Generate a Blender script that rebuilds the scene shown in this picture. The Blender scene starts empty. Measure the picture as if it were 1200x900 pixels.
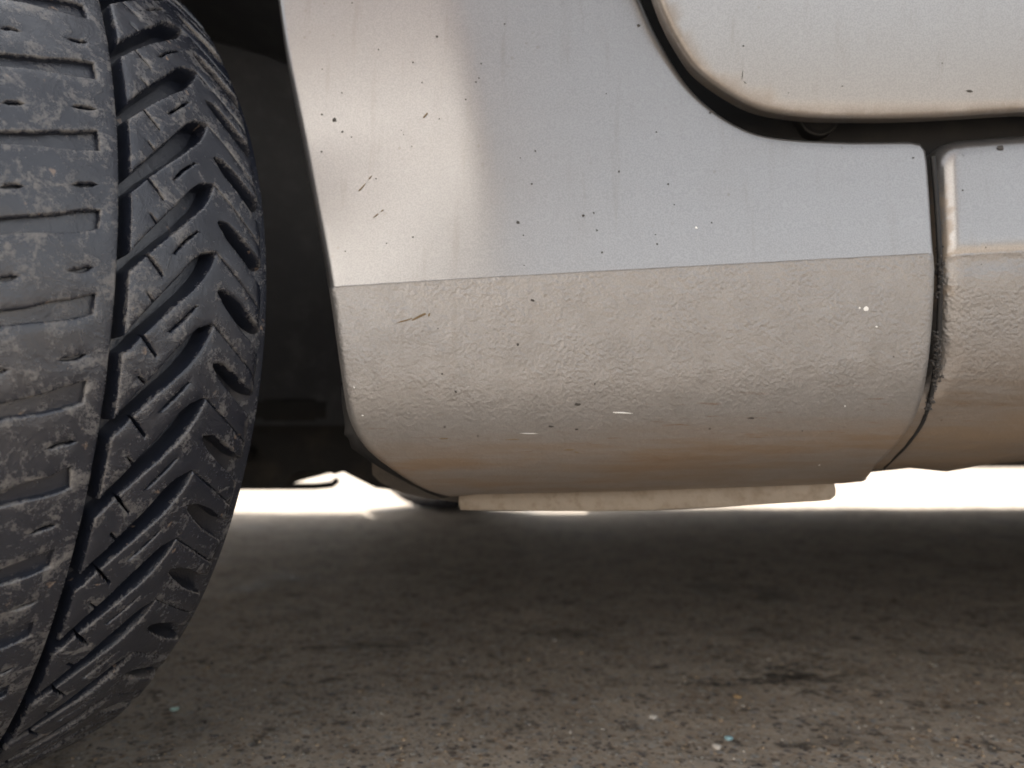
import bpy, bmesh, math, random
from math import sin, cos, pi, radians, atan2, hypot, sqrt
from mathutils import Vector, Matrix, noise as MN
from mathutils.geometry import delaunay_2d_cdt
random.seed(7)
SC = bpy.context.scene
COL = SC.collection

# ------------------------------------------------------------------ camera
HX0, HY = -0.8, -3.6
CAM_H = 0.2385          # metres above the ground
CAM_D = 0.44            # metres from the car's flank (the flank is near Y = 0)
F_PX = 900.0            # focal length in pixels of a 1200 px wide picture
HOR = 500.0             # row of the horizon in the 900 px high picture
PITCH = math.atan((HOR - 450) / F_PX)
cd = bpy.data.cameras.new('camera')
cd.sensor_width = 36; cd.lens = 36 * F_PX / 1200
cd.clip_start = 0.01; cd.clip_end = 1000
cd.dof.use_dof = True; cd.dof.focus_distance = 0.395; cd.dof.aperture_fstop = 6.0
cam = bpy.data.objects.new('camera', cd); COL.objects.link(cam)
cam.location = (0, -CAM_D, CAM_H); cam.rotation_euler = (pi / 2 + PITCH, 0, 0)
SC.camera = cam

# ------------------------------------------------------------------ sky, sun, exposure
SUN_EL, SUN_AZ = radians(51), radians(-20)     # azimuth from +Y (behind the car) towards +X
w = bpy.data.worlds.new('World'); SC.world = w; w.use_nodes = True
nt = w.node_tree; nt.nodes.clear()
sky = nt.nodes.new('ShaderNodeTexSky'); sky.sky_type = 'NISHITA'; sky.sun_disc = False
sky.sun_elevation = SUN_EL; sky.sun_rotation = SUN_AZ
sky.dust_density = 4.0; sky.air_density = 1.0; sky.ozone_density = 1.0
hs = nt.nodes.new('ShaderNodeHueSaturation'); hs.inputs['Saturation'].default_value = 0.15
bg = nt.nodes.new('ShaderNodeBackground'); bg.inputs[1].default_value = 0.15
wo = nt.nodes.new('ShaderNodeOutputWorld')
nt.links.new(sky.outputs[0], hs.inputs['Color']); nt.links.new(hs.outputs[0], bg.inputs[0]); nt.links.new(bg.outputs[0], wo.inputs[0])
sl = bpy.data.lights.new('sun', 'SUN'); sl.energy = 4.5; sl.angle = radians(0.53); sl.color = (1.0, 0.965, 0.92)
so = bpy.data.objects.new('sun', sl); COL.objects.link(so)
sd = Vector((sin(SUN_AZ) * cos(SUN_EL), cos(SUN_AZ) * cos(SUN_EL), sin(SUN_EL)))
so.rotation_euler = sd.to_track_quat('Z', 'Y').to_euler(); so.location = (0, 3, 4)
SC.view_settings.view_transform = 'Standard'; SC.view_settings.look = 'None'
SC.view_settings.exposure = 1.35; SC.view_settings.gamma = 1.0
SC.render.engine = 'CYCLES'
SC.cycles.max_bounces = 8; SC.cycles.diffuse_bounces = 5

# ------------------------------------------------------------------ node helpers
def mat(name):
    m = bpy.data.materials.new(name); m.use_nodes = True
    n = m.node_tree; b = n.nodes['Principled BSDF']
    return m, n, b
def N(n, kind, **kw):
    x = n.nodes.new(kind)
    for k, v in kw.items():
        if k.startswith('i_'): x.inputs[k[2:].replace('_', ' ')].default_value = v
        else: setattr(x, k, v)
    return x
def coords(n, scale=(1, 1, 1)):
    tc = N(n, 'ShaderNodeTexCoord'); mp = N(n, 'ShaderNodeMapping')
    mp.inputs['Scale'].default_value = scale
    n.links.new(tc.outputs['Object'], mp.inputs[0]); return mp.outputs[0]
def noise(n, vec, scale, detail=3, rough=.55, dist=0.0):
    x = N(n, 'ShaderNodeTexNoise'); x.inputs['Scale'].default_value = scale
    x.inputs['Detail'].default_value = detail; x.inputs['Roughness'].default_value = rough; x.inputs['Distortion'].default_value = dist
    n.links.new(vec, x.inputs['Vector']); return x.outputs[0]
def ramp(n, src, a, b, va=0.0, vb=1.0):
    x = N(n, 'ShaderNodeMapRange', interpolation_type='SMOOTHSTEP')
    x.inputs[1].default_value = a; x.inputs[2].default_value = b; x.inputs[3].default_value = va; x.inputs[4].default_value = vb
    n.links.new(src, x.inputs[0]); return x.outputs[0]
def mth(n, op, a, b=None, clamp=False):
    x = N(n, 'ShaderNodeMath', operation=op); x.use_clamp = clamp
    for i, s in enumerate((a, b)):
        if s is None: continue
        if isinstance(s, (int, float)): x.inputs[i].default_value = s
        else: n.links.new(s, x.inputs[i])
    return x.outputs[0]
def mix(n, fac, a, b):
    x = N(n, 'ShaderNodeMix', data_type='RGBA')
    for s, i in ((fac, 0), (a, 6), (b, 7)):
        if isinstance(s, (int, float)): x.inputs[i].default_value = s
        elif isinstance(s, tuple): x.inputs[i].default_value = s + (1,) if len(s) == 3 else s
        else: n.links.new(s, x.inputs[i])
    return x.outputs[2]
def bump(n, height, dist, strength=1.0, normal=None):
    x = N(n, 'ShaderNodeBump'); x.inputs['Strength'].default_value = strength; x.inputs['Distance'].default_value = dist
    n.links.new(height, x.inputs['Height'])
    if normal: n.links.new(normal, x.inputs['Normal'])
    return x.outputs[0]

# ------------------------------------------------------------------ picture <-> place (used to take the car's real outlines)
def ray(px, py):
    x = (px - 600) / F_PX; z = -(py - 450) / F_PX
    return Vector((x, cos(PITCH) - z * sin(PITCH), sin(PITCH) + z * cos(PITCH)))
def on_surf(px, py, g):
    d = ray(px, py); Y = 0.0
    for _ in range(12):
        t = (Y + CAM_D) / d.y
        X, Z = d.x * t, CAM_H + d.z * t
        Y = g(X, Z)
    return (X, Z)

# ------------------------------------------------------------------ mesh helpers
def resample(pts, step, closed=True):
    out = []; n = len(pts)
    for i in range(n if closed else n - 1):
        a = pts[i]; b = pts[(i + 1) % n]; L = hypot(b[0] - a[0], b[1] - a[1]); k = max(1, int(round(L / step)))
        for j in range(k): out.append((a[0] + (b[0] - a[0]) * j / k, a[1] + (b[1] - a[1]) * j / k))
    if not closed: out.append(pts[-1])
    return out
def catmull(pts, sub=6, closed=False):
    out = []; n = len(pts)
    for i in range(n if closed else n - 1):
        g = lambda k: pts[k % n] if closed else pts[min(max(k, 0), n - 1)]
        p0, p1, p2, p3 = g(i - 1), g(i), g(i + 1), g(i + 2)
        for j in range(sub):
            t = j / sub
            out.append(tuple(.5 * (2 * b + (c - a) * t + (2 * a - 5 * b + 4 * c - d) * t * t + (3 * b - a - 3 * c + d) * t ** 3) for a, b, c, d in zip(p0, p1, p2, p3)))
    if not closed: out.append(tuple(pts[-1]))
    return out
def area(p): return .5 * sum(p[i][0] * p[(i + 1) % len(p)][1] - p[(i + 1) % len(p)][0] * p[i][1] for i in range(len(p)))
def offset(poly, d):
    """move a ccw polygon inwards by d (a cw hole grows into the solid by d)"""
    n = len(poly); out = []
    for i in range(n):
        a, b, c = poly[i - 1], poly[i], poly[(i + 1) % n]
        e1 = Vector((b[0] - a[0], b[1] - a[1])); e2 = Vector((c[0] - b[0], c[1] - b[1]))
        if e1.length < 1e-12 or e2.length < 1e-12: out.append(b); continue
        e1.normalize(); e2.normalize()
        n1 = Vector((-e1.y, e1.x)); n2 = Vector((-e2.y, e2.x)); m = n1 + n2
        if m.length < .3: m = n1; k = 1
        else: m.normalize(); k = 1 / max(.55, m.dot(n1))
        out.append((b[0] + m.x * d * k, b[1] + m.y * d * k))
    return out
def inside(p, poly):
    x, y = p; c = False; n = len(poly); j = n - 1
    for i in range(n):
        xi, yi = poly[i]; xj, yj = poly[j]
        if (yi > y) != (yj > y) and x < (xj - xi) * (y - yi) / (yj - yi) + xi: c = not c
        j = i
    return c
def relief(outline, holes, rings, step, fn, extra=(), jitter=.15, gridbox=None, edge_attr=None):
    """a panel or block: outline swept through (inset, height) rings, then filled over a grid of points; fn(x, y, h) puts it in space.
    returns (verts, faces, edge value per vertex)"""
    loops = [outline if area(outline) > 0 else outline[::-1]]
    for h in holes: loops.append(h if area(h) < 0 else h[::-1])
    V = []; Fc = []; E = []
    inner = []
    for lp in loops:
        prev = None
        for k, (d, h) in enumerate(rings):
            r = offset(lp, d) if d else lp
            idx = []
            for p in r:
                idx.append(len(V)); V.append((p[0], p[1], h)); E.append(-1.0 if k < 2 else (1.0 if k < len(rings) - 1 else .6))
            if prev:
                n = len(idx)
                for i in range(n): Fc.append((prev[i], prev[(i + 1) % n], idx[(i + 1) % n], idx[i]))
            prev = idx
        inner.append(prev)
    h_top = rings[-1][1]
    pts = [Vector((V[i][0], V[i][1])) for lp in inner for i in lp]; ids = [i for lp in inner for i in lp]
    edges = []; c = 0
    for lp in inner:
        n = len(lp); edges += [(c + i, c + (i + 1) % n) for i in range(n)]; c += n
    polys = [[(V[i][0], V[i][1]) for i in lp] for lp in inner]
    marg = [offset(p, step * .45) for p in polys]
    xs = [p[0] for p in polys[0]]; ys = [p[1] for p in polys[0]]
    rnd = random.Random(3)
    add = list(extra)
    nx = int((max(xs) - min(xs)) / step) + 1; ny = int((max(ys) - min(ys)) / step) + 1
    for i in range(nx + 1):
        for j in range(ny + 1):
            add.append((min(xs) + (i + .5 * (j % 2)) * step + rnd.uniform(-jitter, jitter) * step, min(ys) + j * step))
    boxes = [(min(q[0] for q in p), max(q[0] for q in p), min(q[1] for q in p), max(q[1] for q in p)) for p in marg]
    for p in add:
        if not inside(p, marg[0]) or not inside(p, polys[0]): continue
        bad = False
        for k in range(1, len(marg)):
            b = boxes[k]
            if b[0] <= p[0] <= b[1] and b[2] <= p[1] <= b[3] and (inside(p, marg[k]) or inside(p, polys[k])): bad = True; break
        if not bad: pts.append(Vector(p)); ids.append(None)
    inner_ids = set(i for lp in inner for i in lp)
    hb = [(min(q[0] for q in p), max(q[0] for q in p), min(q[1] for q in p), max(q[1] for q in p)) for p in polys]
    res = delaunay_2d_cdt(pts, edges, [], 1, 1e-7)
    vo, fo, orig = res[0], res[2], res[3]
    mp = []
    for i, v in enumerate(vo):
        o = [k for k in orig[i] if ids[k] is not None]
        if o: mp.append(ids[o[0]])
        else: mp.append(len(V)); V.append((v[0], v[1], h_top)); E.append(0.0)
    for f in fo:
        q = [mp[i] for i in f]
        if len(set(q)) < 3: continue
        cx = sum(V[i][0] for i in q) / len(q); cy = sum(V[i][1] for i in q) / len(q)
        if not all(i in inner_ids for i in q): pass
        elif not inside((cx, cy), polys[0]) or any(hb[k][0] <= cx <= hb[k][1] and hb[k][2] <= cy <= hb[k][3] and inside((cx, cy), polys[k]) for k in range(1, len(polys))): continue
        a2 = sum(V[q[i]][0] * V[q[(i + 1) % len(q)]][1] - V[q[(i + 1) % len(q)]][0] * V[q[i]][1] for i in range(len(q)))
        Fc.append(tuple(q) if a2 > 0 else tuple(q[::-1]))
    return [fn(*v) for v in V], Fc, E
def mesh(name, V, Fc, material=None, edge=None, smooth=True, sharp=None):
    me = bpy.data.meshes.new(name); me.from_pydata([tuple(v) for v in V], [], [tuple(f) for f in Fc]); me.validate(); me.update()
    if edge and len(me.vertices) == len(edge):
        at = me.attributes.new('edge', 'FLOAT', 'POINT'); at.data.foreach_set('value', edge)
    if smooth: me.polygons.foreach_set('use_smooth', [True] * len(me.polygons))
    if sharp is not None: me.set_sharp_from_angle(angle=radians(sharp))
    if material: me.materials.append(material)
    return me
def obj(name, me, parent=None, kind=None, label=None, category=None):
    o = bpy.data.objects.new(name, me); COL.objects.link(o)
    if parent: o.parent = parent
    if kind: o['kind'] = kind
    if label: o['label'] = label
    if category: o['category'] = category
    return o
def fix_normals(me):
    bm = bmesh.new(); bm.from_mesh(me); bmesh.ops.recalc_face_normals(bm, faces=bm.faces); bm.to_mesh(me); bm.free()
def grid_mesh(name, rows, material, closed=False, sharp=None):
    """skin a list of rows of points"""
    V = [p for r in rows for p in r]; n = len(rows[0]); Fc = []
    for i in range(len(rows) - 1):
        for j in range(n if closed else n - 1):
            Fc.append((i * n + j, i * n + (j + 1) % n, (i + 1) * n + (j + 1) % n, (i + 1) * n + j))
    me = mesh(name, V, Fc, material, sharp=sharp); return me
def tube_rows(path, rad, seg=12, squash=1.0):
    rows = []
    for i, p in enumerate(path):
        p = Vector(p); a = Vector(path[max(i - 1, 0)]); b = Vector(path[min(i + 1, len(path) - 1)])
        t = (b - a).normalized(); up = Vector((0, 0, 1)) if abs(t.z) < .9 else Vector((1, 0, 0))
        s = t.cross(up).normalized(); q = s.cross(t)
        r = rad[i] if isinstance(rad, (list, tuple)) else rad
        rows.append([tuple(p + s * cos(2 * pi * k / seg) * r + q * sin(2 * pi * k / seg) * r * squash) for k in range(seg)])
    return rows
def tube(name, path, rad, material, seg=12, squash=1.0):
    rows = tube_rows(path, rad, seg, squash)
    V = [p for r in rows for p in r]; Fc = []
    for i in range(len(rows) - 1):
        for j in range(seg): Fc.append((i * seg + j, i * seg + (j + 1) % seg, (i + 1) * seg + (j + 1) % seg, (i + 1) * seg + j))
    Fc.append(tuple(range(seg))[::-1]); Fc.append(tuple(range((len(rows) - 1) * seg, len(rows) * seg)))
    me = mesh(name, V, Fc, material, sharp=50); fix_normals(me); return me
def box_mesh(name, x0, x1, y0, y1, z0, z1, material, bev=.003):
    bm = bmesh.new(); bmesh.ops.create_cube(bm, size=1)
    for v in bm.verts: v.co = Vector(((x0 + x1) / 2 + v.co.x * (x1 - x0), (y0 + y1) / 2 + v.co.y * (y1 - y0), (z0 + z1) / 2 + v.co.z * (z1 - z0)))
    bmesh.ops.bevel(bm, geom=bm.edges[:], offset=bev, segments=2, affect='EDGES')
    me = bpy.data.meshes.new(name); bm.to_mesh(me); bm.free(); me.materials.append(material); return me

# ------------------------------------------------------------------ the flank's shape
def sm(a, b, x):
    t = min(1, max(0, (x - a) / (b - a))); return t * t * (3 - 2 * t)
def base_line(px, py): return on_surf(px, py, lambda x, z: 0.0)
cA = base_line(385, 335); cB = base_line(1095, 297)
CR_M = (cB[1] - cA[1]) / (cB[0] - cA[0]); CR_B = cA[1] - CR_M * cA[0]
def zc(x): return CR_B + CR_M * x                      # height of the crease where the rough coating starts
k0 = base_line(527, 0); k1 = base_line(578, 270)
def xk(z): return k0[0] + (k1[0] - k0[0]) * (k0[1] - z) / (k0[1] - k1[1])   # the edge of the wheel-arch flare
FLARE = 0.12
def under(d):                                          # depth of the tucked-in lower flank, d metres below the crease
    y = .10 * d
    if d > .055: y += ((d - .055) ** 2) * 5.0
    if d > .105: y += ((d - .105) ** 2) * 22.0
    return y
def g_fender(x, z):
    d = z - zc(x)
    if d < 0: y = under(-d)
    else: y = .055 * d + .10 * d * d
    fl = xk(z) - x                                     # flare towards the wheel arch
    if fl > -.012:
        amp = (.38 * sm(-.05, .01, d) + .62 * sm(0, .10, d)) * FLARE
        t = fl + .012
        y += amp * (t * t / .048 if t < .024 else t - .012)
    return y
def g_sill(x, z):
    d = z - zc(x)
    y = .006 + .007 * sm(.01, -.07, d)
    if d < 0: y += under(-d)
    else: y += .07 * d
    b = d + .004
    y += .0022 * math.exp(-(b / .006) ** 2)
    return y
def g_door(x, z):
    zb = .423
    d = z - zb
    return .004 - .20 * d + .3 * d * d

# ------------------------------------------------------------------ materials
def silver(name, mud=False, rim=False, dirt=1.0):
    m, n, b = mat(name)
    co = coords(n); tc = N(n, 'ShaderNodeTexCoord'); sx = N(n, 'ShaderNodeSeparateXYZ'); n.links.new(tc.outputs['Object'], sx.inputs[0])
    line = mth(n, 'SUBTRACT', sx.outputs[2], mth(n, 'ADD', mth(n, 'MULTIPLY', sx.outputs[0], CR_M), CR_B))   # height above the crease
    flake = noise(n, co, 1300, 0, .5)
    base = mix(n, ramp(n, flake, .3, .7), (.315, .31, .310), (.365, .36, .357))
    cloud = noise(n, co, 9, 4)
    base = mix(n, ramp(n, cloud, .45, .75, 0, .22), base, (.29, .27, .25))
    # fine dust tone, darker than the paint and stronger towards the bottom
    dustn = noise(n, co, 60, 5, .65)
    low = mth(n, 'ADD', mth(n, 'MULTIPLY', ramp(n, line, .0006, -.0006), .35), mth(n, 'MULTIPLY', ramp(n, line, .02, -.10), .65))
    dust = mth(n, 'MULTIPLY', ramp(n, dustn, .30, .75, .6, .95), mth(n, 'ADD', mth(n, 'MULTIPLY', low, .55), .07))
    base = mix(n, dust, base, (.165, .151, .137))
    runs = noise(n, coords(n, (110, 110, 9)), 1.0, 4, .6)
    base = mix(n, ramp(n, runs, .55, .75, 0, .22), base, (.21, .188, .16))
    vd = N(n, 'ShaderNodeTexVoronoi', feature='F1'); vd.inputs['Scale'].default_value = 130; n.links.new(co, vd.inputs['Vector'])
    dro = mth(n, 'MULTIPLY', ramp(n, vd.outputs['Distance'], .16, .10), ramp(n, noise(n, co, 18, 3), .50, .66))
    base = mix(n, mth(n, 'MULTIPLY', dro, .35), base, (.20, .17, .14))
    # brown road film in streaks on the tucked-under edge
    st = noise(n, coords(n, (7, 30, 90)), 1.6, 5, .65)
    film = mth(n, 'MULTIPLY', ramp(n, line, -.080, -.108), ramp(n, st, .33, .66, .45, 1.0))
    base = mix(n, mth(n, 'MULTIPLY', film, .9 * dirt, True), base, (.16, .108, .066))
    st2 = noise(n, coords(n, (14, 40, 160)), 2.2, 4, .7)
    rust = mth(n, 'MULTIPLY', ramp(n, st2, .60, .72), mth(n, 'MULTIPLY', ramp(n, line, -.06, -.085), ramp(n, line, -.135, -.11)))
    base = mix(n, mth(n, 'MULTIPLY', rust, .65 * dirt, True), base, (.16, .085, .04))
    # specks of tar
    v = N(n, 'ShaderNodeTexVoronoi'); v.inputs['Scale'].default_value = 55; n.links.new(co, v.inputs['Vector'])
    spk = mth(n, 'MULTIPLY', ramp(n, v.outputs['Distance'], .055, .03), ramp(n, noise(n, co, 30, 2), .52, .60))
    base = mix(n, mth(n, 'MULTIPLY', spk, mth(n, 'MULTIPLY', ramp(n, line, .0006, -.0006), .7)), base, (.05, .04, .035))
    if rim:                                            # brown dirt and rim shading, put into the colour along the door's edge
        ea = N(n, 'ShaderNodeAttribute', attribute_name='edge')
        rd = mth(n, 'MULTIPLY', ramp(n, ea.outputs['Fac'], .1, .8), ramp(n, dustn, .25, .6, .25, .6))
        base = mix(n, rd, base, (.15, .115, .085)); dust = mth(n, 'MAXIMUM', dust, rd)
    if mud: base = mix(n, mth(n, 'MULTIPLY', ramp(n, line, -.03, -.10), ramp(n, st, .25, .7, .35, .85)), base, (.17, .125, .085))
    if mud:                                            # mud thrown into the joint beside the fender
        near = mth(n, 'MULTIPLY', ramp(n, sx.outputs[0], .272, .246), mth(n, 'MULTIPLY', ramp(n, sx.outputs[2], .405, .375), ramp(n, sx.outputs[2], .285, .32)))
        md = mth(n, 'MULTIPLY', ramp(n, mth(n, 'ADD', mth(n, 'MULTIPLY', near, .45), noise(n, co, 110, 5, .7)), .62, .82), near)
        base = mix(n, md, base, (.30, .23, .16))
        dust = mth(n, 'MAXIMUM', dust, md)
    n.links.new(base, b.inputs['Base Color'])
    coat = ramp(n, line, .0006, -.0006)
    # rough = dirt is dull
    rough = mth(n, 'ADD', mth(n, 'MULTIPLY', dust, .35), mth(n, 'ADD', mth(n, 'MULTIPLY', coat, .12), .27))
    n.links.new(rough, b.inputs['Roughness'])
    met = mth(n, 'SUBTRACT', .9, mth(n, 'ADD', mth(n, 'MULTIPLY', dust, .6), mth(n, 'MULTIPLY', film, .65)), True)
    n.links.new(met, b.inputs['Metallic'])
    b.inputs['Coat Weight'].default_value = .25; b.inputs['Coat Roughness'].default_value = .22
    n1 = noise(n, co, 480, 1, .5, .0); n2 = noise(n, co, 190, 1, .4)
    peel = mth(n, 'ADD', mth(n, 'MULTIPLY', n1, ramp(n, noise(n, co, 45, 3), .3, .65, .35, 1.0)), mth(n, 'MULTIPLY', n2, .6))
    hgt = mth(n, 'MULTIPLY', mth(n, 'ADD', mth(n, 'MULTIPLY', peel, 1.0), -.30), mth(n, 'MULTIPLY', coat, mth(n, 'SUBTRACT', 1.0, mth(n, 'MULTIPLY', ramp(n, line, -.055, -.10), .7))))
    nb = bump(n, hgt, .0009, .85)
    n.links.new(nb, b.inputs['Normal'])
    return m
M_SILVER = silver('silver_paint')
M_SILL = silver('silver_sill_paint', mud=True)
M_DOOR = silver('silver_door_paint', rim=True)

def simple(name, col, rough, metal=0.0, dusty=None, dscale=40, bscale=0, bdist=0):
    m, n, b = mat(name); co = coords(n)
    c = mix(n, noise(n, co, 25, 4), tuple(x * .75 for x in col), tuple(min(1, x * 1.25) for x in col))
    if dusty: c = mix(n, ramp(n, noise(n, co, dscale, 5, .65), .45, .72), c, dusty)
    n.links.new(c, b.inputs['Base Color']); b.inputs['Roughness'].default_value = rough; b.inputs['Metallic'].default_value = metal
    if bscale: n.links.new(bump(n, noise(n, co, bscale, 4), bdist), b.inputs['Normal'])
    return m
M_PLASTIC = simple('black_plastic', (.034, .036, .042), .5, 0, (.06, .062, .066), 30, 300, .0006)
M_GAP = simple('dark_seal_and_gap_shade', (.007, .007, .008), .6, 0, (.015, .014, .013), 60)  # seal rubber, and the black that stands for shade in the joint
M_FLANGE = simple('dusty_beige_primer', (.28, .235, .185), .75, 0, (.21, .165, .12), 120, 400, .0005)
M_UNDER = simple('underbody_coating', (.02, .02, .02), .8, 0, (.05, .042, .035), 12, 60, .002)
M_INNER = simple('dirty_inner_sill', (.05, .043, .036), .8, 0, (.075, .06, .045), 20, 80, .002)
M_STEEL = simple('dull_suspension_steel', (.05, .05, .05), .5, .6, (.07, .05, .035), 30)
M_RIM = simple('alloy_rim', (.45, .45, .46), .35, .9)
M_CHIP = simple('dark_tar_chip', (.045, .04, .036), .6)
M_WHITE = simple('pale_scratch', (.85, .84, .80), .5)
M_STRAW = simple('straw_brown_mark', (.16, .11, .055), .7)
mg, ng, bgn = mat('window_glass'); bgn.inputs['Base Color'].default_value = (.02, .025, .025, 1); bgn.inputs['Roughness'].default_value = .04
M_GLASS = mg

def rubber():
    m, n, b = mat('tyre_rubber'); co = coords(n)
    geo = N(n, 'ShaderNodeNewGeometry')
    oi = N(n, 'ShaderNodeObjectInfo')
    # dirt lies in the place, not on the shared block: offset the pattern per block
    off = N(n, 'ShaderNodeVectorMath', operation='ADD'); cmb = N(n, 'ShaderNodeCombineXYZ')
    n.links.new(mth(n, 'MULTIPLY', oi.outputs['Random'], 37.0), cmb.inputs[0]); n.links.new(mth(n, 'MULTIPLY', oi.outputs['Random'], 11.0), cmb.inputs[2])
    n.links.new(co, off.inputs[0]); n.links.new(cmb.outputs[0], off.inputs[1]); vec = off.outputs[0]
    at = N(n, 'ShaderNodeAttribute', attribute_name='edge')
    base = mix(n, noise(n, vec, 60, 4), (.010, .0125, .021), (.021, .0255, .039))
    d1 = noise(n, vec, 62, 7, .70, .9); d2 = noise(n, vec, 420, 5, .7)
    dm = mth(n, 'ADD', mth(n, 'MULTIPLY', d1, .62), mth(n, 'ADD', mth(n, 'MULTIPLY', d2, .38), mth(n, 'MULTIPLY', at.outputs['Fac'], .045)))
    sy = N(n, 'ShaderNodeSeparateXYZ'); n.links.new(co, sy.inputs[0])
    rib = ramp(n, mth(n, 'ABSOLUTE', sy.outputs[1]), .030, .024, 0, .022)
    gr = noise(n, vec, 1100, 3, .7)
    dust = mth(n, 'MULTIPLY', mth(n, 'MULTIPLY', ramp(n, mth(n, 'ADD', dm, rib), .52, .66, .0, .95), ramp(n, at.outputs['Fac'], -.9, -.2, .06, 1.0)), ramp(n, gr, .34, .60, .35, 1.0))  # grooves lose their dust: their shade is put into the colour
    col = mix(n, dust, base, (.20, .192, .185))
    sand = mth(n, 'MULTIPLY', ramp(n, noise(n, vec, 130, 3), .68, .76), .7)
    col = mix(n, sand, col, (.26, .19, .14))
    n.links.new(col, b.inputs['Base Color'])
    n.links.new(mth(n, 'ADD', mth(n, 'MULTIPLY', dust, .45), .22), b.inputs['Roughness'])
    b.inputs['Specular IOR Level'].default_value = .95
    h = mth(n, 'ADD', mth(n, 'MULTIPLY', d1, .9), mth(n, 'ADD', mth(n, 'MULTIPLY', d2, .25), mth(n, 'MULTIPLY', noise(n, vec, 900, 3), .12)))
    n.links.new(bump(n, h, .0010, .8), b.inputs['Normal'])
    return m
M_RUBBER = rubber()

def concrete():
    m, n, b = mat('worn_concrete'); co = coords(n)
    big = noise(n, co, 1.4, 4); mid = noise(n, co, 14, 5, .65); fine = noise(n, co, 160, 4, .7)
    c = mix(n, ramp(n, mid, .3, .7), (.35, .27, .195), (.54, .445, .345))
    c = mix(n, ramp(n, fine, .35, .7, 0, .6), c, (.52, .48, .43))
    # aggregate: rounded stones of several colours
    for sc, amt, seed in ((260, .8, 0), (120, .75, 5)):
        v = N(n, 'ShaderNodeTexVoronoi'); v.inputs['Scale'].default_value = sc; v.inputs['Randomness'].default_value = 1
        mp = N(n, 'ShaderNodeMapping'); mp.inputs['Location'].default_value = (seed, seed * 2, 0); n.links.new(co, mp.inputs[0])
        wob = N(n, 'ShaderNodeVectorMath', operation='ADD'); nz = N(n, 'ShaderNodeTexNoise'); nz.inputs['Scale'].default_value = sc * 2
        n.links.new(mp.outputs[0], nz.inputs['Vector']); sc2 = N(n, 'ShaderNodeVectorMath', operation='SCALE'); sc2.inputs['Scale'].default_value = .6 / sc
        n.links.new(nz.outputs[1], sc2.inputs[0]); n.links.new(mp.outputs[0], wob.inputs[0]); n.links.new(sc2.outputs[0], wob.inputs[1])
        n.links.new(wob.outputs[0], v.inputs['Vector'])
        cr = N(n, 'ShaderNodeValToRGB'); cr.color_ramp.interpolation = 'CONSTANT'
        sxc = N(n, 'ShaderNodeSeparateColor'); n.links.new(v.outputs['Color'], sxc.inputs[0]); n.links.new(sxc.outputs[0], cr.inputs[0])
        e = cr.color_ramp.elements; e[0].position = 0; e[0].color = (.12, .10, .085, 1); e[1].position = .2; e[1].color = (.30, .26, .21, 1)
        for p, q in ((.38, (.42, .37, .31)), (.55, (.24, .16, .10)), (.62, (.36, .36, .35)), (.78, (.16, .15, .15)), (.9, (.55, .52, .47))):
            x = e.new(p); x.color = q + (1,)
        stone = mth(n, 'MULTIPLY', ramp(n, v.outputs['Distance'], .48, .30), ramp(n, sxc.outputs[1], .30, .35))
        c = mix(n, mth(n, 'MULTIPLY', stone, amt), c, cr.outputs[0])
        if seed == 0: st0 = stone
    pt = noise(n, coords(n, (1, 1.3, 1)), 33, 5, .68, .6)
    c = mix(n, ramp(n, pt, .54, .68, 0, .8), c, (.085, .072, .06))
    c = mix(n, ramp(n, pt, .42, .30, 0, .6), c, (.54, .45, .35))
    # oil and dirt stains
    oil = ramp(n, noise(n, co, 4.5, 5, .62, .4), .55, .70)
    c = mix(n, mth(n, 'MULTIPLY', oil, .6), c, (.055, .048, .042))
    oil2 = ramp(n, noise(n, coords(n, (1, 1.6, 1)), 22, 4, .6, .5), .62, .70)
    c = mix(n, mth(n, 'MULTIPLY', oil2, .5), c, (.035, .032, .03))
    # near-black irregular patches, strongest right of centre
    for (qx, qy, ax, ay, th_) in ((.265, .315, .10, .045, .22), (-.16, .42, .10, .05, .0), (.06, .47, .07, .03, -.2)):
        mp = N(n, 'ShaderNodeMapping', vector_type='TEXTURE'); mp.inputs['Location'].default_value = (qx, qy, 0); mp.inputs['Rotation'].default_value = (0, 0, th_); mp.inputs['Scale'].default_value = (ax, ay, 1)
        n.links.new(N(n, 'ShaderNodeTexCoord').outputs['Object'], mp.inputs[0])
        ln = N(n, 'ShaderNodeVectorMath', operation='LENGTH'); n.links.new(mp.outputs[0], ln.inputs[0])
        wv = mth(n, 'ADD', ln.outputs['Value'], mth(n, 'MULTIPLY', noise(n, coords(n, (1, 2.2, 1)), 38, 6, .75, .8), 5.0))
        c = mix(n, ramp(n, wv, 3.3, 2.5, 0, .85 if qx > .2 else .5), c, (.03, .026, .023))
    n.links.new(c, b.inputs['Base Color'])
    n.links.new(ramp(n, oil, 0, 1, .88, .6), b.inputs['Roughness'])
    b.inputs['Specular IOR Level'].default_value = .15
    h = mth(n, 'ADD', mth(n, 'MULTIPLY', mid, 2.2), mth(n, 'ADD', mth(n, 'MULTIPLY', fine, .5), mth(n, 'MULTIPLY', st0, .3)))
    n.links.new(bump(n, h, .004, .7), b.inputs['Normal'])
    return m
M_CONC = concrete()

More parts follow.
